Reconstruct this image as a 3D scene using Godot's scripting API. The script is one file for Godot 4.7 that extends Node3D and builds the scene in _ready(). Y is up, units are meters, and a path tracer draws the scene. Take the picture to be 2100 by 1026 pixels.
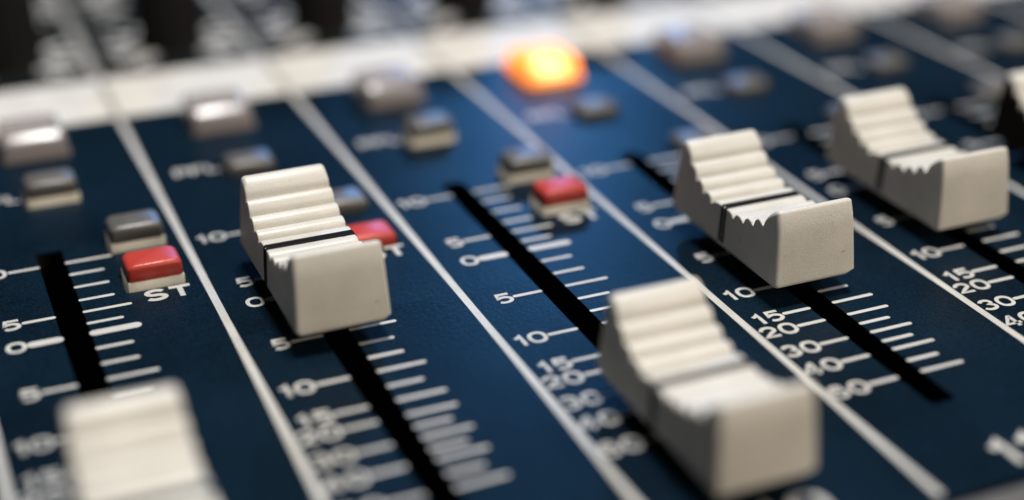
extends Node3D
# A close-up of a mixing console: six channel strips with faders, push buttons and one lit key.
# Lengths on the panel are given in channel pitches (P); x runs across the strips, z towards the user, y up. Heights are in metres.

const P := 0.025
const MM := 0.001
const SLOT_L := 0.339
const SLOT_R := 0.456
const SLOT_C := 0.3985
const SLOT_BACK := 3.690
const SLOT_FRONT := 6.360
const BAND_BACK := 1.461
const BAND_FRONT := 2.122
const PANEL_FRONT := 6.885
const PANEL_BACK := -2.6
const PANEL_LEFT := -1.0
const PANEL_RIGHT := 8.0
const PANEL_THICK := 0.0004
const FIRST := 0
const LAST := 6
const TICK_Z := [3.8399, 3.9653, 4.0958, 4.2250, 4.3372, 4.4453, 4.5362, 4.6700, 4.8013, 4.9295, 5.0578, 5.1787, 5.2926, 5.4142, 5.5240, 5.6377, 5.7245, 5.8033, 5.8845, 5.9552, 6.0532, 6.1430]
const LONG := [0, 4, 6, 9, 12, 14, 15, 17, 19, 21]
const NUMBERS := {0: "10", 4: "5", 6: "0", 9: "5", 12: "10", 14: "15", 15: "20", 17: "30", 19: "40", 21: "60"}

var M := {}
var used := {}
var rng := RandomNumberGenerator.new()

# ---------------------------------------------------------------- helpers

func numbered(called: String) -> String:
	var n: int = used.get(called, 0)
	used[called] = n + 1
	return called if n == 0 else "%s_%03d" % [called, n]

func thing(called: String, label: String, category: String, at: Vector3, group := "") -> Node3D:
	var o := Node3D.new()
	o.name = numbered(called)
	add_child(o, true)
	o.position = at
	o.set_meta("label", label)
	o.set_meta("category", category)
	if group != "":
		o.set_meta("group", group)
	return o

func part(called: String, mesh: Mesh, mat: Material, parent: Node, at := Vector3.ZERO) -> MeshInstance3D:
	var o := MeshInstance3D.new()
	o.name = called
	o.mesh = mesh
	o.material_override = mat
	parent.add_child(o, true)
	o.position = at
	return o

func tri(st: SurfaceTool, a: Vector3, b: Vector3, c: Vector3, hint: Vector3) -> void:
	# front faces run clockwise
	if (c - a).cross(b - a).dot(hint) >= 0.0:
		st.add_vertex(a); st.add_vertex(b); st.add_vertex(c)
	else:
		st.add_vertex(a); st.add_vertex(c); st.add_vertex(b)

func quad(st: SurfaceTool, a: Vector3, b: Vector3, c: Vector3, d: Vector3, hint: Vector3) -> void:
	tri(st, a, b, c, hint)
	tri(st, a, c, d, hint)

func start() -> SurfaceTool:
	var st := SurfaceTool.new()
	st.begin(Mesh.PRIMITIVE_TRIANGLES)
	st.set_smooth_group(0)
	return st

func done(st: SurfaceTool) -> ArrayMesh:
	st.index()
	st.generate_normals()
	return st.commit()

func ring(y: float, hx: float, hz: float, r: float, crown: float, top_hx: float, seg := 6, crown_z := 0.0, top_hz := 1.0) -> PackedVector3Array:
	var out := PackedVector3Array()
	r = minf(r, minf(hx, hz))
	for k in 4:
		var cx := (hx - r) * (1.0 if k == 0 or k == 3 else -1.0)
		var cz := (hz - r) * (1.0 if k < 2 else -1.0)
		for i in seg + 1:
			var a := PI / 2 * (k + float(i) / seg)
			var x := cx + r * cos(a)
			var z := cz + r * sin(a)
			out.append(Vector3(x, y + crown * (1.0 - pow(x / top_hx, 2.0)) + crown_z * (1.0 - slope(absf(z) / top_hz)), z))
	return out

func slope(t: float) -> float:
	# flat in the middle, then an even ramp, with a soft bend between
	var u := clampf((t - 0.56) / 0.44, 0.0, 1.0)
	return u - 0.08 * (1.0 - exp(-u / 0.08))

func loft(rings: Array, closed_top := true) -> ArrayMesh:
	var st := start()
	var n: int = rings[0].size()
	var mid := Vector3.ZERO
	for k in rings.size() - 1:
		var a: PackedVector3Array = rings[k]
		var b: PackedVector3Array = rings[k + 1]
		for i in n:
			var j := (i + 1) % n
			var c := (a[i] + b[j]) / 2
			var out := Vector3(c.x, 0, c.z).normalized() * 0.6
			var rise := (b[i].y - a[i].y)
			var shrink := Vector2(a[i].x, a[i].z).length() - Vector2(b[i].x, b[i].z).length()
			var hint := Vector3(out.x * rise, shrink, out.z * rise)
			if hint.length() < 1e-9:
				hint = Vector3.UP
			quad(st, a[i], a[j], b[j], b[i], hint)
	if closed_top:
		var t: PackedVector3Array = rings[-1]
		for p in t:
			mid += p
		mid /= n
		for i in n:
			tri(st, t[i], t[(i + 1) % n], mid, Vector3.UP)
	return done(st)

func bevelled_box(size: Vector3, b: float) -> ArrayMesh:
	# a box with its centre at the origin and small rounded edges
	var hx := size.x / 2
	var hy := size.y / 2
	var hz := size.z / 2
	var high := []
	for i in 4:
		var a := PI / 2 * i / 3.0
		high.append(ring(hy - b * (1 - sin(a)), hx - b * (1 - cos(a)), hz - b * (1 - cos(a)), b, 0, hx, 3))
	var all := []
	# bottom ring first, then up the sides
	for i in range(3, -1, -1):
		var a := PI / 2 * i / 3.0
		all.append(ring(-hy + b * (1 - sin(a)), hx - b * (1 - cos(a)), hz - b * (1 - cos(a)), b, 0, hx, 3))
	all.append_array(high)
	return loft(all)

# flat print: a ribbon of even width along a line of points (x, z), mitred at its corners
func ribbon(st: SurfaceTool, pts: PackedVector2Array, w: float, closed: bool, y: float, round_ends := true) -> void:
	var n := pts.size()
	var left := PackedVector3Array()
	var right := PackedVector3Array()
	for i in n:
		var a := pts[(i - 1 + n) % n] if closed or i > 0 else pts[i]
		var b := pts[(i + 1) % n] if closed or i < n - 1 else pts[i]
		var d1 := (pts[i] - a).normalized()
		var d2 := (b - pts[i]).normalized()
		if d1 == Vector2.ZERO:
			d1 = d2
		if d2 == Vector2.ZERO:
			d2 = d1
		var t := (d1 + d2).normalized()
		var nn := Vector2(-t.y, t.x)
		var m := minf(1.0 / maxf(0.3, nn.dot(Vector2(-d1.y, d1.x))), 1.6)
		var o := nn * w / 2 * m
		left.append(Vector3(pts[i].x + o.x, y, pts[i].y + o.y))
		right.append(Vector3(pts[i].x - o.x, y, pts[i].y - o.y))
	for i in (n if closed else n - 1):
		var j := (i + 1) % n
		quad(st, left[i], left[j], right[j], right[i], Vector3.UP)
	if round_ends and not closed:
		for e in [0, n - 1]:
			var d: Vector2 = (pts[1] - pts[0]).normalized() * -1.0 if e == 0 else (pts[n - 1] - pts[n - 2]).normalized()
			var last := Vector3.ZERO
			var c := Vector3(pts[e].x, y, pts[e].y)
			for k in 7:
				var v: Vector2 = d.rotated(-PI / 2 + PI * k / 6.0) * w / 2
				var p := c + Vector3(v.x, 0, v.y)
				if k > 0:
					tri(st, c, last, p, Vector3.UP)
				last = p

func arc(cx: float, cy: float, rx: float, ry: float, a0: float, a1: float, n := 10) -> PackedVector2Array:
	var out := PackedVector2Array()
	for i in n + 1:
		var a := deg_to_rad(lerpf(a0, a1, float(i) / n))
		out.append(Vector2(cx + rx * cos(a), cy + ry * sin(a)))
	return out

func oval(cx: float, cy: float, rx: float, ry: float, n := 28) -> PackedVector2Array:
	var out := PackedVector2Array()
	for i in n:
		var a := TAU * i / n
		var c := cos(a)
		var s := sin(a)
		out.append(Vector2(cx + rx * signf(c) * pow(absf(c), 0.86), cy + ry * signf(s) * pow(absf(s), 0.86)))
	return out

# wide grotesque figures in a cell one unit high (y down): [width, [stroke, closed] ...]
func glyph(ch: String) -> Array:
	match ch:
		"0": return [0.92, [oval(0.46, 0.5, 0.36, 0.4), true]]
		"1": return [0.52, [PackedVector2Array([Vector2(0.04, 0.30), Vector2(0.20, 0.24), Vector2(0.33, 0.10), Vector2(0.34, 0.5), Vector2(0.34, 0.98)]), false]]
		"2":
			var a := arc(0.44, 0.34, 0.32, 0.25, 180, 385, 14)
			a.append(Vector2(0.40, 0.66)); a.append(Vector2(0.12, 0.88))
			a.append(Vector2(0.82, 0.9))
			return [0.88, [a, false]]
		"3":
			var a := arc(0.42, 0.30, 0.28, 0.21, 195, 420, 12)
			var b := arc(0.42, 0.69, 0.33, 0.22, -75, 165, 14)
			a.append_array(b)
			return [0.86, [a, false]]
		"4": return [0.94, [PackedVector2Array([Vector2(0.64, 0.99), Vector2(0.64, 0.12), Vector2(0.58, 0.12), Vector2(0.10, 0.72), Vector2(0.90, 0.72)]), false]]
		"5":
			var a := PackedVector2Array([Vector2(0.80, 0.1), Vector2(0.22, 0.1), Vector2(0.16, 0.47)])
			a.append_array(arc(0.43, 0.645, 0.36, 0.255, 228, 498, 18))
			return [0.88, [a, false]]
		"6":
			var a := PackedVector2Array([Vector2(0.74, 0.22)])
			a.append_array(arc(0.46, 0.40, 0.33, 0.30, -60, -170, 8))
			a.append_array(arc(0.46, 0.65, 0.34, 0.25, 180, -175, 20))
			return [0.92, [a, false]]
		"8": return [0.9, [oval(0.45, 0.29, 0.28, 0.19), true], [oval(0.45, 0.69, 0.34, 0.21), true]]
		"9":
			var a := PackedVector2Array([Vector2(0.18, 0.78)])
			a.append_array(arc(0.46, 0.60, 0.33, 0.30, 120, 10, 8))
			a.append_array(arc(0.46, 0.35, 0.34, 0.25, 0, -355, 20))
			return [0.92, [a, false]]
		"S":
			var a := arc(0.46, 0.30, 0.33, 0.20, -20, -270, 14)
			a.append_array(arc(0.46, 0.70, 0.35, 0.20, -90, 160, 14))
			return [0.92, [a, false]]
		"T": return [0.90, [PackedVector2Array([Vector2(0.02, 0.1), Vector2(0.88, 0.1)]), false], [PackedVector2Array([Vector2(0.45, 0.1), Vector2(0.45, 0.98)]), false]]
		"P":
			var a := PackedVector2Array([Vector2(0.13, 0.98), Vector2(0.13, 0.1), Vector2(0.50, 0.1)])
			a.append_array(arc(0.52, 0.34, 0.28, 0.24, -80, 80, 10))
			a.append(Vector2(0.16, 0.58))
			return [0.86, [a, false]]
		"F": return [0.80, [PackedVector2Array([Vector2(0.13, 0.98), Vector2(0.13, 0.1), Vector2(0.78, 0.1)]), false], [PackedVector2Array([Vector2(0.2, 0.52), Vector2(0.70, 0.52)]), false]]
		"L": return [0.78, [PackedVector2Array([Vector2(0.13, 0.02), Vector2(0.13, 0.9), Vector2(0.76, 0.9)]), false]]
	return [0.5]

# a word in flat print: its corner at the upper left, or the upper right when aligned right; all in metres
func word_mesh(text: String, h: float, weight: float, align_right := false) -> ArrayMesh:
	var st := start()
	var width := 0.0
	for c in text:
		width += (glyph(c)[0] + 0.10) * h
	width -= 0.10 * h
	var x := -width if align_right else 0.0
	for c in text:
		var g := glyph(c)
		for k in range(1, g.size()):
			var pts := PackedVector2Array()
			for p in g[k][0]:
				pts.append(Vector2(x + p.x * h, p.y * h))
			ribbon(st, pts, weight * h, g[k][1], 0.000008 * k, false)
		x += (g[0] + 0.10) * h
	return done(st)

func bar_mesh(length: float, w: float) -> ArrayMesh:
	var st := start()
	ribbon(st, PackedVector2Array([Vector2(w * 0.35, 0), Vector2(length - w * 0.35, 0)]), w, false, 0.0)
	return done(st)

func sheet_mesh(w: float, d: float) -> ArrayMesh:
	# corner at the origin, towards +x and +z
	var st := start()
	quad(st, Vector3.ZERO, Vector3(w, 0, 0), Vector3(w, 0, d), Vector3(0, 0, d), Vector3.UP)
	return done(st)

# ---------------------------------------------------------------- materials

func speckle(size: int, low: float, high: float, blotch: float, dust: int, seed_: int, scratches := 0, dirt := 1.0) -> ImageTexture:
	# grain of the paint: fine speckle over broad blotches, with dust specks and short hairs
	var r := RandomNumberGenerator.new()
	r.seed = seed_
	var n := FastNoiseLite.new()
	n.seed = seed_
	n.frequency = 5.0 / size
	n.fractal_octaves = 4
	var coarse := FastNoiseLite.new()
	coarse.seed = seed_ + 1
	coarse.frequency = 0.42
	coarse.fractal_octaves = 2
	var base := PackedByteArray()
	base.resize(size * size * 3)
	for y in size:
		for x in size:
			var v := lerpf(low, high, r.randf() * 0.55 + (0.5 + coarse.get_noise_2d(x, y)) * 0.45) + n.get_noise_2d(x, y) * blotch
			var i := (y * size + x) * 3
			base[i] = clampi(int(v * 255), 0, 255)
			base[i + 1] = clampi(int(v * 255), 0, 255)
			base[i + 2] = clampi(int(v * 255), 0, 255)
	var im := Image.create_from_data(size, size, false, Image.FORMAT_RGB8, base)
	for k in dust:
		var px := r.randi_range(2, size - 12)
		var py := r.randi_range(2, size - 12)
		if n.get_noise_2d(px * 2.0, py * 2.0) < r.randf_range(-0.5, 0.25):
			continue
		var c := (Color(1, 1, 1) if dirt == 1.0 else Color(dirt, dirt * 0.95, dirt * 0.85)).lerp(im.get_pixel(px, py), r.randf_range(0.2, 0.9))
		var steps := 1 if r.randf() < 0.85 else r.randi_range(3, 8)
		var a := r.randf() * TAU
		for s in steps:
			var at := Vector2i(clampi(px + int(cos(a + s * 0.1) * s), 0, size - 2), clampi(py + int(sin(a + s * 0.1) * s), 0, size - 2))
			im.set_pixelv(at, c)
			if k % 4 == 0:
				im.set_pixelv(at + Vector2i(1, 0), c)
				im.set_pixelv(at + Vector2i(0, 1), c)
	for k in scratches:
		var p := Vector2(r.randf() * size, r.randf() * size)
		var a := r.randf() * TAU
		var strength := r.randf_range(0.08, 0.30)
		for i in r.randi_range(40, 260):
			a += r.randf_range(-0.02, 0.02)
			p += Vector2(cos(a), sin(a))
			var q := Vector2i(posmod(int(p.x), size), posmod(int(p.y), size))
			im.set_pixelv(q, im.get_pixelv(q).lerp(Color(1, 1, 1) if dirt == 1.0 else Color(0.55, 0.52, 0.46), strength * r.randf()))
	im.generate_mipmaps()
	return ImageTexture.create_from_image(im)

func relief(frequency: float, strength: float, seed_: int) -> NoiseTexture2D:
	var n := FastNoiseLite.new()
	n.seed = seed_
	n.frequency = frequency
	n.fractal_octaves = 3
	var t := NoiseTexture2D.new()
	t.width = 512
	t.height = 512
	t.seamless = true
	t.as_normal_map = true
	t.bump_strength = strength
	t.noise = n
	return t

func paint(linear: Color, rough: float, tex: Texture2D = null, cm := 0.0, spec := 0.5) -> StandardMaterial3D:
	var m := StandardMaterial3D.new()
	m.albedo_color = linear.linear_to_srgb()
	m.roughness = rough
	m.metallic_specular = spec
	if tex:
		m.albedo_texture = tex
		m.uv1_triplanar = true
		m.uv1_world_triplanar = true
		m.uv1_scale = Vector3.ONE / (cm * 0.01)
	return m

func with_relief(m: StandardMaterial3D, t: Texture2D, scale: float) -> StandardMaterial3D:
	m.normal_enabled = true
	m.normal_texture = t
	m.normal_scale = scale
	return m

func make_materials() -> void:
	var grain := speckle(1280, 0.30, 1.0, 0.12, 11000, 11, 26)
	var fine := speckle(640, 0.84, 1.0, 0.06, 160, 23, 6, 0.5)
	var bump := relief(0.34, 3.0, 5)
	M.panel = with_relief(paint(Color(0.0092, 0.0300, 0.0585), 0.34, grain, 12.0, 0.16), bump, 0.035)
	M.upper = with_relief(paint(Color(0.016, 0.020, 0.022), 0.45, grain, 12.0, 0.16), bump, 0.035)
	M.print = paint(Color(0.66, 0.66, 0.64), 0.5, fine, 4.0)
	M.band = paint(Color(0.78, 0.77, 0.74), 0.55, fine, 4.0)
	M.band_line = paint(Color(0.42, 0.41, 0.38), 0.55, fine, 4.0)
	M.grey_print = paint(Color(0.40, 0.40, 0.38), 0.5, fine, 4.0)
	M.cream = with_relief(paint(Color(0.80, 0.79, 0.75), 0.42, fine, 4.5), bump, 0.10)
	M.creams = [M.cream, with_relief(paint(Color(0.78, 0.768, 0.722), 0.40, fine, 4.0), bump, 0.10), with_relief(paint(Color(0.815, 0.80, 0.755), 0.45, fine, 5.0), bump, 0.10)]
	M.black_line = paint(Color(0.012, 0.012, 0.013), 0.55, null, 0.0, 0.12)
	M.black_side = with_relief(paint(Color(0.012, 0.012, 0.012), 0.6, fine, 3.0, 0.2), bump, 0.1)
	M.steel = paint(Color(0.45, 0.44, 0.42), 0.35)
	M.steel.metallic = 0.9
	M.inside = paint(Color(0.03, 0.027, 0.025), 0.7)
	M.lip = with_relief(paint(Color(0.13, 0.125, 0.12), 0.55, fine, 4.0), bump, 0.3)
	M.grey_cap = with_relief(paint(Color(0.14, 0.138, 0.135), 0.37, fine, 3.0, 0.9), bump, 0.12)
	M.red_cap = with_relief(paint(Color(0.60, 0.062, 0.045), 0.38, fine, 3.0), bump, 0.12)
	M.key_base = paint(Color(0.68, 0.64, 0.54), 0.5, fine, 3.0)
	M.knob = paint(Color(0.012, 0.012, 0.013), 0.55, null, 0.0, 0.15)
	M.lens = paint(Color(0.42, 0.38, 0.385), 0.22)
	M.lens.transparency = BaseMaterial3D.TRANSPARENCY_ALPHA
	M.lens.albedo_color.a = 0.5
	M.lens_core = paint(Color(0.10, 0.085, 0.075), 0.5)
	M.lens_lit = paint(Color(0.9, 0.32, 0.06), 0.3, null, 0.0, 0.2)
	M.lens_lit.transparency = BaseMaterial3D.TRANSPARENCY_ALPHA
	M.lens_lit.albedo_color.a = 0.85
	M.lens_lit.emission_enabled = true
	M.lens_lit.emission = Color(1.0, 0.54, 0.17)
	M.lens_lit.emission_energy_multiplier = 1.5
	M.lamp_core = paint(Color(0.9, 0.8, 0.6), 0.5)
	M.lamp_core.emission_enabled = true
	M.lamp_core.emission = Color(1.0, 0.86, 0.62)
	M.lamp_core.emission_energy_multiplier = 9.0

# ---------------------------------------------------------------- shapes of the controls

func cap_profile() -> PackedVector2Array:
	# (z, y) in mm from the lower back edge, over the ridged saddle, to the lower front edge; each half is listed from the middle outwards:
	# a flat for the index line, three rounded ridges, the end ledge, the sloping end face
	var back := soften(PackedVector2Array([Vector2(0, 7.0), Vector2(0.9, 7.0), Vector2(1.6, 6.98), Vector2(2.4, 6.75), Vector2(2.78, 6.35), Vector2(2.86, 6.33),
		Vector2(2.98, 6.95), Vector2(3.35, 7.22), Vector2(3.95, 7.28), Vector2(4.45, 7.12), Vector2(4.66, 6.76), Vector2(4.74, 6.76),
		Vector2(4.86, 7.52), Vector2(5.20, 7.90), Vector2(5.75, 8.05), Vector2(6.2, 7.95), Vector2(6.40, 7.60), Vector2(6.47, 7.60),
		Vector2(6.56, 8.38), Vector2(6.90, 8.92), Vector2(7.35, 9.22), Vector2(7.72, 9.22), Vector2(7.90, 8.98), Vector2(7.96, 9.0),
		Vector2(8.06, 9.85), Vector2(8.36, 10.42), Vector2(8.85, 10.92), Vector2(9.40, 11.20), Vector2(9.90, 11.24), Vector2(10.20, 11.02), Vector2(10.30, 10.55)]))
	var front := soften(PackedVector2Array([Vector2(0, 7.0), Vector2(0.9, 7.0), Vector2(1.45, 6.95), Vector2(1.92, 6.50), Vector2(2.02, 6.50),
		Vector2(2.18, 6.92), Vector2(2.60, 7.22), Vector2(3.2, 7.24), Vector2(3.68, 7.02), Vector2(3.95, 6.82), Vector2(4.04, 6.82),
		Vector2(4.22, 7.36), Vector2(4.70, 7.74), Vector2(5.25, 7.74), Vector2(5.68, 7.50), Vector2(5.90, 7.36), Vector2(5.98, 7.38),
		Vector2(6.15, 8.06), Vector2(6.60, 8.52), Vector2(7.15, 8.52), Vector2(7.55, 8.26), Vector2(7.76, 8.16), Vector2(7.84, 8.20),
		Vector2(8.02, 8.86), Vector2(8.40, 9.60), Vector2(8.95, 10.20), Vector2(9.5, 10.56), Vector2(9.98, 10.70), Vector2(10.24, 10.60), Vector2(10.36, 10.25)]))
	for side in [back, front]:
		var top: Vector2 = side[-1]
		for k in 7:
			var t := (k + 1) / 7.0
			side.append(Vector2(top.x + (11.55 - top.x) * pow(t, 0.66), lerpf(top.y, 2.75, t)))
	var out := PackedVector2Array()
	for i in range(back.size() - 1, 0, -1):
		out.append(Vector2(-back[i].x, back[i].y))
	out.append_array(front)
	return out

func soften(line: PackedVector2Array) -> PackedVector2Array:
	# round the corners of a line by cutting them twice
	for turn in 2:
		var next := PackedVector2Array([line[0]])
		for i in line.size() - 1:
			next.append(line[i].lerp(line[i + 1], 0.25))
			next.append(line[i].lerp(line[i + 1], 0.75))
		next.append(line[-1])
		line = next
	return line

func cap_width(y: float) -> float:
	return lerpf(5.12, 4.70, clampf((y - 2.7) / 8.5, 0, 1))

# which: 0 the whole body, 1 only the ridged top, 2 only the sides and end faces
func cap_mesh(which := 0) -> ArrayMesh:
	var prof := cap_profile()
	var n := prof.size()
	var nor := PackedVector2Array()
	for i in n:
		var d := (prof[mini(i + 1, n - 1)] - prof[maxi(i - 1, 0)]).normalized()
		nor.append(Vector2(-d.y, d.x))
	var b := PackedFloat32Array()      # how far the edges are rounded: little along the ridges, more round the end blocks
	for i in n:
		b.append(lerpf(0.13, 0.48, smoothstep(7.7, 8.9, absf(prof[i].x))))
	var rows := []      # rows across x
	for sx in [-1.0, 1.0]:
		var side := []
		for k in 5:
			var a := PI / 2 * k / 4.0
			var row := PackedVector3Array()
			for i in n:
				var p := prof[i] - nor[i] * b[i] * (1 - sin(a))
				var w := cap_width(p.y)
				row.append(Vector3(sx * (w - b[i] * (1 - cos(a))), p.y, p.x) * MM)
			side.append(row)
		rows.append(side)
	var lines := []
	for k in 5:
		lines.append(rows[0][k])
	for k in 5:
		lines.append(rows[1][4 - k])
	var st := start()
	for k in lines.size() - 1:
		for i in n - 1:
			var is_end := absf(prof[i].x) > 10.25 and absf(prof[i + 1].x) > 10.25
			if (which == 1 and is_end) or (which == 2 and not is_end):
				continue
			var nn := (nor[i] + nor[i + 1]) / 2
			var hx := 0.0
			if k < 4:
				hx = -0.7
			elif k > 4:
				hx = 0.7
			quad(st, lines[k][i], lines[k][i + 1], lines[k + 1][i + 1], lines[k + 1][i], Vector3(hx, nn.y, nn.x))
	if which != 1:
		st.set_smooth_group(-1)
		var poly := PackedVector2Array()
		for i in n:
			poly.append(prof[i] - nor[i] * b[i])
		for i in range(1, n):
			poly[i].x = maxf(poly[i].x, poly[i - 1].x)
		for sx in [-1.0, 1.0]:
			for i in n - 1:
				var p := poly[i]
				var q := poly[i + 1]
				var lo := 2.70
				quad(st, Vector3(sx * cap_width(p.y), p.y, p.x) * MM, Vector3(sx * cap_width(q.y), q.y, q.x) * MM, Vector3(sx * cap_width(lo), lo, q.x) * MM, Vector3(sx * cap_width(lo), lo, p.x) * MM, Vector3(sx, 0, 0))
	return done(st)

func index_line_mesh() -> ArrayMesh:
	# a thin insert that crosses the saddle and runs down both sides
	var st := start()
	st.set_smooth_group(-1)
	var w := 0.52 * MM
	var outer := [Vector2(-5.18, 2.75), Vector2(-4.99, 6.92), Vector2(-4.82, 7.13), Vector2(4.82, 7.13), Vector2(4.99, 6.92), Vector2(5.18, 2.75)]
	var inner := [Vector2(-4.9, 2.75), Vector2(-4.75, 6.65), Vector2(-4.65, 6.75), Vector2(4.65, 6.75), Vector2(4.75, 6.65), Vector2(4.9, 2.75)]
	for i in 5:
		var a: Vector2 = outer[i] * MM
		var b: Vector2 = outer[i + 1] * MM
		var c: Vector2 = inner[i + 1] * MM
		var d: Vector2 = inner[i] * MM
		var h := Vector3(-(b - a).y, (b - a).x, 0)
		# two rails with a shallow groove between them
		for s in [-1.0, 1.0]:
			quad(st, Vector3(a.x, a.y, s * w), Vector3(b.x, b.y, s * w), Vector3(b.x, b.y, s * w * 0.35), Vector3(a.x, a.y, s * w * 0.35), h)
			quad(st, Vector3(a.x, a.y, s * w * 0.35), Vector3(b.x, b.y, s * w * 0.35), Vector3((b.x + c.x) / 2, (b.y + c.y) / 2, 0), Vector3((a.x + d.x) / 2, (a.y + d.y) / 2, 0), h)
			quad(st, Vector3(a.x, a.y, s * w), Vector3(b.x, b.y, s * w), Vector3(c.x, c.y, s * w), Vector3(d.x, d.y, s * w), Vector3(0, 0, s))
	return done(st)

func skirt_mesh() -> ArrayMesh:
	return loft([ring(1.95 * MM, 4.2 * MM, 10.6 * MM, 0.6 * MM, 0, 1, 4), ring(1.95 * MM, 4.66 * MM, 10.95 * MM, 0.5 * MM, 0, 1, 4), ring(2.05 * MM, 4.74 * MM, 11.03 * MM, 0.5 * MM, 0, 1, 4), ring(2.66 * MM, 5.04 * MM, 11.46 * MM, 0.5 * MM, 0, 1, 4), ring(2.80 * MM, 4.9 * MM, 11.3 * MM, 0.5 * MM, 0, 1, 4)])

func key_base_mesh() -> ArrayMesh:
	return loft([ring(-4.0 * MM, 3.12 * MM, 2.15 * MM, 0.25 * MM, 0, 1, 4), ring(0.95 * MM, 3.12 * MM, 2.15 * MM, 0.25 * MM, 0, 1, 4), ring(1.02 * MM, 3.04 * MM, 2.07 * MM, 0.25 * MM, 0, 1, 4)])

func key_cap_mesh() -> ArrayMesh:
	var hx := 3.08
	var hz := 2.12
	var rs := [ring(1.0 * MM, (hx - 0.15) * MM, (hz - 0.15) * MM, 0.5 * MM, 0, hx * MM), ring(1.08 * MM, hx * MM, hz * MM, 0.5 * MM, 0, hx * MM)]
	rs.append(ring(2.1 * MM, (hx - 0.06) * MM, (hz - 0.05) * MM, 0.55 * MM, 0.45 * MM, hx * MM))
	for k in 6:
		var a := PI / 2 * k / 5.0
		var inn := 0.07 + 0.42 * (1 - cos(a))
		rs.append(ring((2.22 + 0.42 * sin(a)) * MM, (hx - inn) * MM, (hz - inn) * MM, 0.55 * MM, 0.52 * MM, hx * MM))
	for f in [0.72, 0.48, 0.24, 0.08]:
		rs.append(ring(2.645 * MM, (hx - 0.49) * f * MM, (hz - 0.49) * f * MM, 0.5 * f * MM, 0.52 * MM, hx * MM))
	return loft(rs)

func lens_mesh() -> ArrayMesh:
	var hx := 4.45
	var hz := 4.85
	var rs := [ring(0.0, hx * MM, hz * MM, 0.7 * MM, 0, hx * MM), ring(0.5 * MM, hx * MM, hz * MM, 0.7 * MM, 0, hx * MM)]
	rs.append(ring(1.3 * MM, (hx - 0.30) * MM, (hz - 0.30) * MM, 0.8 * MM, 0.2 * MM, hx * MM))
	for k in 6:
		var a := PI / 2 * k / 5.0
		var inn := 0.35 + 0.50 * (1 - cos(a))
		rs.append(ring((1.62 + 0.42 * sin(a)) * MM, (hx - inn) * MM, (hz - inn) * MM, 0.8 * MM, 0.25 * MM, hx * MM, 6, 1.28 * MM, hz * MM))
	for f in [0.9, 0.8, 0.7, 0.6, 0.5, 0.4, 0.25, 0.08]:
		rs.append(ring(2.045 * MM, (hx - 0.85) * f * MM, (hz - 0.85) * f * MM, 0.8 * f * MM, 0.25 * MM, hx * MM, 6, 1.28 * MM, hz * MM))
	return loft(rs)

func lens_core_mesh(k: float) -> ArrayMesh:
	return loft([ring(0.1 * MM, 3.7 * k * MM, 4.1 * k * MM, 0.5 * MM, 0, 1, 4), ring(1.35 * MM, 3.5 * k * MM, 3.9 * k * MM, 0.5 * MM, 0, 1, 4), ring(1.5 * MM, 3.2 * k * MM, 3.6 * k * MM, 0.5 * MM, 0, 1, 4)])

func knob_mesh() -> ArrayMesh:
	# a tall fluted knob on a wider skirt
	var st_rings := []
	for s in [[0.15, 5.6, 0.0], [0.6, 5.6, 0.0], [1.2, 5.2, 0.0], [2.0, 5.0, 0.3], [15.6, 4.5, 0.3], [16.3, 4.25, 0.15], [16.6, 3.8, 0.0], [16.6, 0.4, 0.0]]:
		var r := PackedVector3Array()
		for i in 72:
			var a := TAU * i / 72.0
			var rad: float = s[1] + s[2] * cos(a * 18.0)
			r.append(Vector3(cos(a) * rad, s[0], sin(a) * rad) * MM)
		st_rings.append(r)
	return loft(st_rings)

# ---------------------------------------------------------------- the scene

func _ready() -> void:
	rng.seed = 7
	# camera
	var cam := Camera3D.new()
	cam.name = "camera"
	add_child(cam)
	cam.position = Vector3(-0.002141, 0.077772, 0.254682)
	cam.rotation = Vector3(-0.465701, -0.409341, 0.003303)
	cam.fov = 19.0126
	cam.near = 0.01
	cam.far = 20.0
	var lens := CameraAttributesPhysical.new()
	lens.frustum_focal_length = 71.66
	lens.frustum_near = 0.01
	lens.frustum_far = 20.0
	lens.frustum_focus_distance = 0.1610
	lens.exposure_aperture = 8.2
	cam.attributes = lens
	cam.current = true

	# a dim room behind and around
	var env := Environment.new()
	env.background_mode = Environment.BG_COLOR
	env.background_color = Color(0.06, 0.062, 0.068)
	env.tonemap_mode = Environment.TONE_MAPPER_LINEAR
	env.tonemap_exposure = 1.0
	env.sdfgi_enabled = true
	env.ssao_enabled = true
	env.ssil_enabled = true
	var we := WorldEnvironment.new()
	we.environment = env
	add_child(we)

	var aim := Vector3(2.6 * P, 0, 4.4 * P)
	area_lamp("ceiling_lamp", aim, Vector3(0.09, 1.0, -0.10), 1.2, Vector2(0.21, 0.21), Color(1.0, 0.985, 0.965), 1.68)
	area_lamp("room_fill", aim, Vector3(0.60, 0.55, 1.0), 1.5, Vector2(0.8, 0.7), Color(1.0, 0.93, 0.83), 1.25)  # added fill for the soft front light on the caps
	area_lamp("stage_lamp", aim, Vector3(0.385, 0.385, -0.83), 1.6, Vector2(0.13, 0.13), Color(0.34, 0.66, 1.0), 0.37)

	make_materials()
	build_console()
	build_controls()

func area_lamp(called: String, aim: Vector3, dir: Vector3, dist: float, size: Vector2, color: Color, energy: float) -> void:
	var l := AreaLight3D.new()
	l.name = called
	add_child(l)
	l.area_size = size
	l.light_color = color
	l.light_energy = energy
	l.shadow_enabled = true
	l.area_range = 6.0
	l.position = aim + dir.normalized() * dist
	l.look_at(aim, Vector3.UP if absf(dir.normalized().y) < 0.95 else Vector3.FORWARD)

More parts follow.
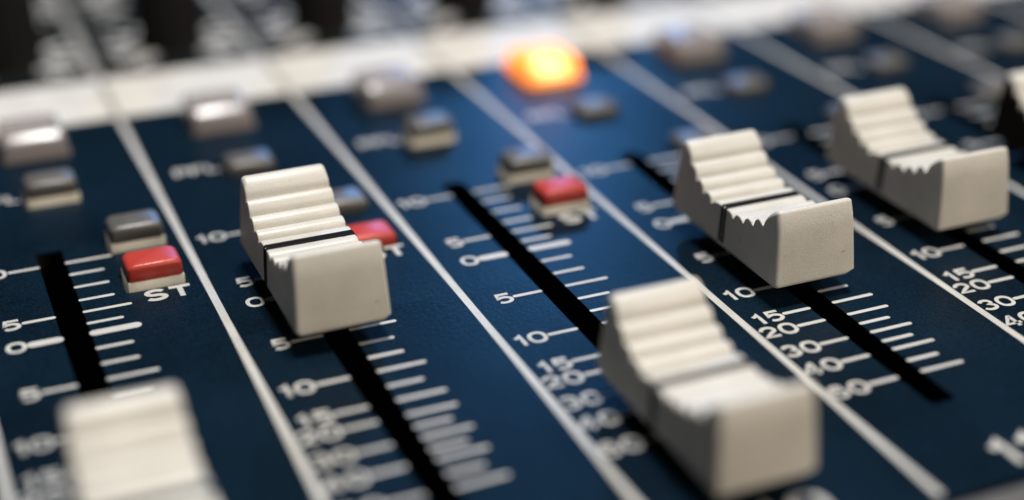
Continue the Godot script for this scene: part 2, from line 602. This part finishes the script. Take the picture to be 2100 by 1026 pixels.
func rounded_rect(w: float, d: float, r: float) -> PackedVector2Array:
	var out := PackedVector2Array()
	for p in ring(0, w / 2, d / 2, r, 0, 1, 4):
		out.append(Vector2(p.x, p.z))
	return out

func cut(root: Node, x0: float, x1: float, z0: float, z1: float, grow: float, r: float) -> void:
	var c := CSGPolygon3D.new()
	c.name = "opening"
	c.polygon = rounded_rect((x1 - x0) * P + grow * 2, (z1 - z0) * P + grow * 2, r)
	c.depth = 0.02
	root.add_child(c, true)
	c.rotation.x = PI / 2
	c.position = Vector3((x0 + x1) / 2 * P, -0.01, (z0 + z1) / 2 * P)

func build_console() -> void:
	var con := thing("mixing_console", "blue mixing console panel with white printed fader scales and dividing lines", "mixing console", Vector3.ZERO)
	# lower panel with its openings
	var pan := CSGBox3D.new()
	pan.name = "face_panel"
	con.add_child(pan)
	var w := (PANEL_RIGHT - PANEL_LEFT) * P
	var d := (PANEL_FRONT - BAND_BACK) * P
	pan.size = Vector3(w, PANEL_THICK, d)
	pan.position = Vector3((PANEL_LEFT + PANEL_RIGHT) / 2 * P, -PANEL_THICK / 2, (BAND_BACK + PANEL_FRONT) / 2 * P)
	pan.material_override = M.panel
	var back := -pan.position
	var holder := CSGCombiner3D.new()
	holder.name = "openings"
	holder.operation = CSGShape3D.OPERATION_SUBTRACTION
	pan.add_child(holder)
	holder.position = back
	for c in range(FIRST, LAST + 1):
		cut(holder, c + SLOT_L, c + SLOT_R, SLOT_BACK, SLOT_FRONT, 0.0, 0.5 * MM)
		cut(holder, c + 0.667, c + 0.920, 3.643, 3.815, 0.28 * MM, 0.3 * MM)
		cut(holder, c + 0.667, c + 0.920, 4.057, 4.229, 0.28 * MM, 0.3 * MM)
		cut(holder, c + 0.375, c + 0.628, 2.992, 3.164, 0.28 * MM, 0.3 * MM)
	part("upper_panel", bevelled_box(Vector3(w, PANEL_THICK, (BAND_BACK - PANEL_BACK) * P - 0.0001), 0.0001), M.upper, con, Vector3((PANEL_LEFT + PANEL_RIGHT) / 2 * P, -PANEL_THICK / 2, (PANEL_BACK + BAND_BACK) / 2 * P))
	# dark tray under the panel, and the rounded front lip
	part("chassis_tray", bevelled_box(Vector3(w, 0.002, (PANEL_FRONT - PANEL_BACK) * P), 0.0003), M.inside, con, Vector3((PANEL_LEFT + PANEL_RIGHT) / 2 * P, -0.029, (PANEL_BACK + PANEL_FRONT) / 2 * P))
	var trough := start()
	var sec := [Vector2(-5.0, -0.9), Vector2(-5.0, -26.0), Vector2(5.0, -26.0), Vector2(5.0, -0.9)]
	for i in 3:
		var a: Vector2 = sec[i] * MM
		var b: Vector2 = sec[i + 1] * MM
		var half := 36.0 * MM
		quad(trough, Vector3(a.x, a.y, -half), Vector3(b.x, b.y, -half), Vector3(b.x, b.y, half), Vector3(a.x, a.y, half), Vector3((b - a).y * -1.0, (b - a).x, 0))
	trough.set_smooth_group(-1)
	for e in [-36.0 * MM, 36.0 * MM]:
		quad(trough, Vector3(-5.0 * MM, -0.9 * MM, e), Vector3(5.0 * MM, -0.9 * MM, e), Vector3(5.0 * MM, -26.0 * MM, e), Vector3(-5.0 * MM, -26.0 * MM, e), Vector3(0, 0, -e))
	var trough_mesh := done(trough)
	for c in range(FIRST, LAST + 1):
		part("slot_baffle", trough_mesh, M.inside, con, Vector3((c + SLOT_C) * P, 0, (SLOT_BACK + SLOT_FRONT) / 2 * P))  # added trough below each slot, blocks stray light from neighbouring slots
	var st := start()
	var edge := [Vector2(0.35, -6.0), Vector2(0.35, -0.5), Vector2(0.5, -0.22), Vector2(0.8, -0.08), Vector2(1.4, 0.0), Vector2(5.0, -0.15), Vector2(8.0, -0.6), Vector2(10.0, -1.6), Vector2(11.2, -3.4), Vector2(11.6, -6.0), Vector2(11.6, -30.0)]
	for i in edge.size() - 1:
		var a: Vector2 = edge[i] * MM
		var b: Vector2 = edge[i + 1] * MM
		var x0 := PANEL_LEFT * P
		var x1 := PANEL_RIGHT * P
		var z := PANEL_FRONT * P
		quad(st, Vector3(x0, a.y, z + a.x), Vector3(x1, a.y, z + a.x), Vector3(x1, b.y, z + b.x), Vector3(x0, b.y, z + b.x), Vector3(0, (b - a).x, -(b - a).y))
	part("front_lip", done(st), M.lip, con)
	part("header_band", sheet_mesh(w, (BAND_FRONT - BAND_BACK) * P), M.band, con, Vector3(PANEL_LEFT * P, 0.00005, BAND_BACK * P))
	# dividing lines between the strips
	var low := sheet_mesh(0.035 * P, (6.852 - BAND_FRONT) * P)
	var mid := sheet_mesh(0.046 * P, (BAND_FRONT - BAND_BACK) * P)
	var up := sheet_mesh(0.055 * P, (BAND_BACK - PANEL_BACK) * P)
	for c in range(FIRST, LAST + 2):
		part("divider_line", low, M.print, con, Vector3((c - 0.0175) * P, 0.00005, BAND_FRONT * P))
		part("band_divider", mid, M.band_line, con, Vector3((c - 0.023) * P, 0.00010, BAND_BACK * P))
		part("upper_divider", up, M.grey_print, con, Vector3((c - 0.0275) * P, 0.00005, PANEL_BACK * P))
	# printed scales
	var short_bar := bar_mesh(0.150 * P, 0.021 * P)
	var long_bar := bar_mesh(0.204 * P, 0.021 * P)
	var zero_bar := bar_mesh(0.204 * P, 0.046 * P)
	var left_bar := bar_mesh(0.135 * P, 0.021 * P)
	var left_zero := bar_mesh(0.135 * P, 0.046 * P)
	var words := {}
	for k in NUMBERS:
		words[NUMBERS[k]] = word_mesh(NUMBERS[k], 0.092 * P, 0.195, true)
	var pfl := word_mesh("PFL", 0.088 * P, 0.22)
	var st_word := word_mesh("ST", 0.108 * P, 0.22)
	for c in range(FIRST, LAST + 1):
		var scale_ := Node3D.new()
		scale_.name = "fader_scale"
		con.add_child(scale_, true)
		scale_.position = Vector3(c * P, 0.00005, 0)
		for i in TICK_Z.size():
			var z: float = TICK_Z[i] * P
			part("scale_tick", zero_bar if i == 6 else long_bar if i in LONG else short_bar, M.print, scale_, Vector3(0.455 * P, 0, z))
			if NUMBERS.has(i):
				part("scale_tick", left_zero if i == 6 else left_bar, M.print, scale_, Vector3(0.203 * P, 0, z))
				part("scale_number", words[NUMBERS[i]], M.print, scale_, Vector3(0.197 * P, 0, z - 0.045 * P))
		part("button_word", pfl, M.print, con, Vector3((c + 0.118) * P, 0.00005, 2.985 * P))
		part("button_word", st_word, M.print, con, Vector3((c + 0.722) * P, 0.00005, 4.252 * P))
	var figure := {"1": word_mesh("1", 0.165 * P, 0.20), "0": word_mesh("0", 0.165 * P, 0.20)}
	for f in [["1", 2.345], ["0", 2.468], ["1", 3.345], ["1", 3.468]]:
		part("channel_figure", figure[f[0]], M.print, con, Vector3(f[1] * P, 0.00005, 6.645 * P))
	# dial scales round the knobs of the upper panel
	for c in range(FIRST, LAST + 1):
		var dial := start()
		for k in 11:
			var a := deg_to_rad(130.0 + 28.0 * k)
			var dir := Vector2(cos(a), sin(a))
			ribbon(dial, PackedVector2Array([dir * 6.6 * MM, dir * (11.0 if k % 5 == 0 else 9.8) * MM]), 1.9 * MM, false, 0.0)
		var dial_mesh := done(dial)
		var mark := start()
		for k in 4:
			ribbon(mark, PackedVector2Array([Vector2(k * 1.5, 0) * MM, Vector2(k * 1.5, 1.6) * MM]), 0.75 * MM, false, 0.0)
		var mark_mesh := done(mark)
		part("dial_mark", mark_mesh, M.grey_print, con, Vector3((c + 0.13) * P, 0.00005, 1.28 * P))
		part("dial_mark", mark_mesh, M.grey_print, con, Vector3((c + 0.76) * P, 0.00005, 1.28 * P))
		part("dial_mark", mark_mesh, M.grey_print, con, Vector3((c + 0.10) * P, 0.00005, 0.45 * P))
		for z in [0.94, -0.16]:
			part("dial_scale", dial_mesh, M.print, con, Vector3((c + 0.55) * P, 0.00005, z * P))

func build_controls() -> void:
	var body := cap_mesh()
	var ridge_top := cap_mesh(1)
	var line := index_line_mesh()
	var skirt := skirt_mesh()
	var lever := bevelled_box(Vector3(0.0012, 0.0135, 0.0045), 0.0001)
	var strip := ["three strips left of the orange-lit key", "two strips left of the orange-lit key", "one strip left of the orange-lit key", "on the strip of the orange-lit key", "one strip right of the orange-lit key", "two strips right of the orange-lit key", "three strips right of the orange-lit key"]
	var faders := [
		[0, 155.1, "cream fader cap pulled low, " + strip[0], false],
		[1, 114.9, "cream fader cap half hiding a red button, " + strip[1], false],
		[2, 155.25, "cream fader cap pulled low, " + strip[2], false],
		[3, 125.0, "cream fader cap " + strip[3], false],
		[4, 120.2, "cream fader cap " + strip[4], false],
		[5, 121.5, "black-sided fader cap with cream ridged top", true],
	]
	for f in faders:
		var o := thing("fader_cap", f[2], "fader cap", Vector3((f[0] + SLOT_C) * P, 0, f[1] * MM), "sliding fader caps of the channel strips")
		if f[3]:
			part("body", body, M.black_side, o)
			part("ridged_top", ridge_top, M.cream, o, Vector3(0, 0.00006, 0))
			part("skirt", skirt, M.black_side, o)
		else:
			var shade: Material = M.creams[f[0] % 3]
			part("body", body, shade, o)
			part("skirt", skirt, shade, o)
		part("index_line", line, M.black_line, o)
		part("lever", lever, M.steel, o, Vector3(0, -0.0045, 0))
	# push buttons: [strip, pressed in]
	var base_mesh := key_base_mesh()
	var cap := key_cap_mesh()
	var pressed := [false, true, false, true, true, true, true]
	for c in 7:
		var dy := -1.5 * MM if pressed[c] else 0.0
		var state := "pressed-in" if pressed[c] else "raised"
		var spots := [["PFL", 0.5015, 3.078, M.grey_cap, "%s grey button beside the PFL print, %s" % [state, strip[c]]]]
		if c < 6:
			spots.append(["GRP", 0.7935, 3.729, M.grey_cap, ("%s grey button right behind a red one, %s" if c < 3 else "%s grey button between PFL print and fader, %s") % [state, strip[c]]])
		if c < 3:
			spots.append(["ST", 0.7935, 4.143, M.red_cap, "%s red button above the letters ST, %s" % [state, strip[c]]])
		for s in spots:
			var o := thing("push_button", s[4], "push button", Vector3((c + s[1]) * P, dy, s[2] * P), "push buttons of the channel strips")
			part("button_base", base_mesh, M.key_base, o)
			part("button_cap", cap, s[3], o)
		# the large clear key at the head of the strip
		var lit := c == 3
		var k := thing("light_key", "clear illuminated key glowing orange" if lit else "clear unlit key below the white band, %s" % strip[c], "light key", Vector3((c + 0.495) * P, 0.00012, 2.398 * P), "clear keys below the white band")
		part("lens", lens_mesh(), M.lens_lit if lit else M.lens, k)
		part("diffuser", lens_core_mesh(1.0), M.lens_core, k)
		if lit:
			k.get_child(1).queue_free()
			part("bulb", lens_core_mesh(0.62), M.lamp_core, k, Vector3(0.0008, 0.0003, 0.0008))
			var glow := OmniLight3D.new()
			glow.name = "key_light"
			k.add_child(glow)
			glow.position = Vector3(0, 0.0014, 0)
			glow.light_color = Color(1.0, 0.5, 0.14)
			glow.light_energy = 0.00004
			glow.light_size = 0.004
			glow.omni_range = 0.5
			glow.omni_attenuation = 2.0
			glow.shadow_enabled = true
	# rotary knobs of the upper panel
	var knob := knob_mesh()
	var pointer := bevelled_box(Vector3(0.0007, 0.0003, 0.0028), 0.00005)
	for c in 5:
		var o := thing("rotary_knob", "tall black rotary knob behind the white band, %s" % strip[c], "rotary knob", Vector3((c + 0.55) * P, 0, 0.94 * P), "black rotary knobs of the upper panel")
		part("grip", knob, M.knob, o)
		part("pointer", pointer, M.print, o, Vector3(0, 0.01665, -0.0018))
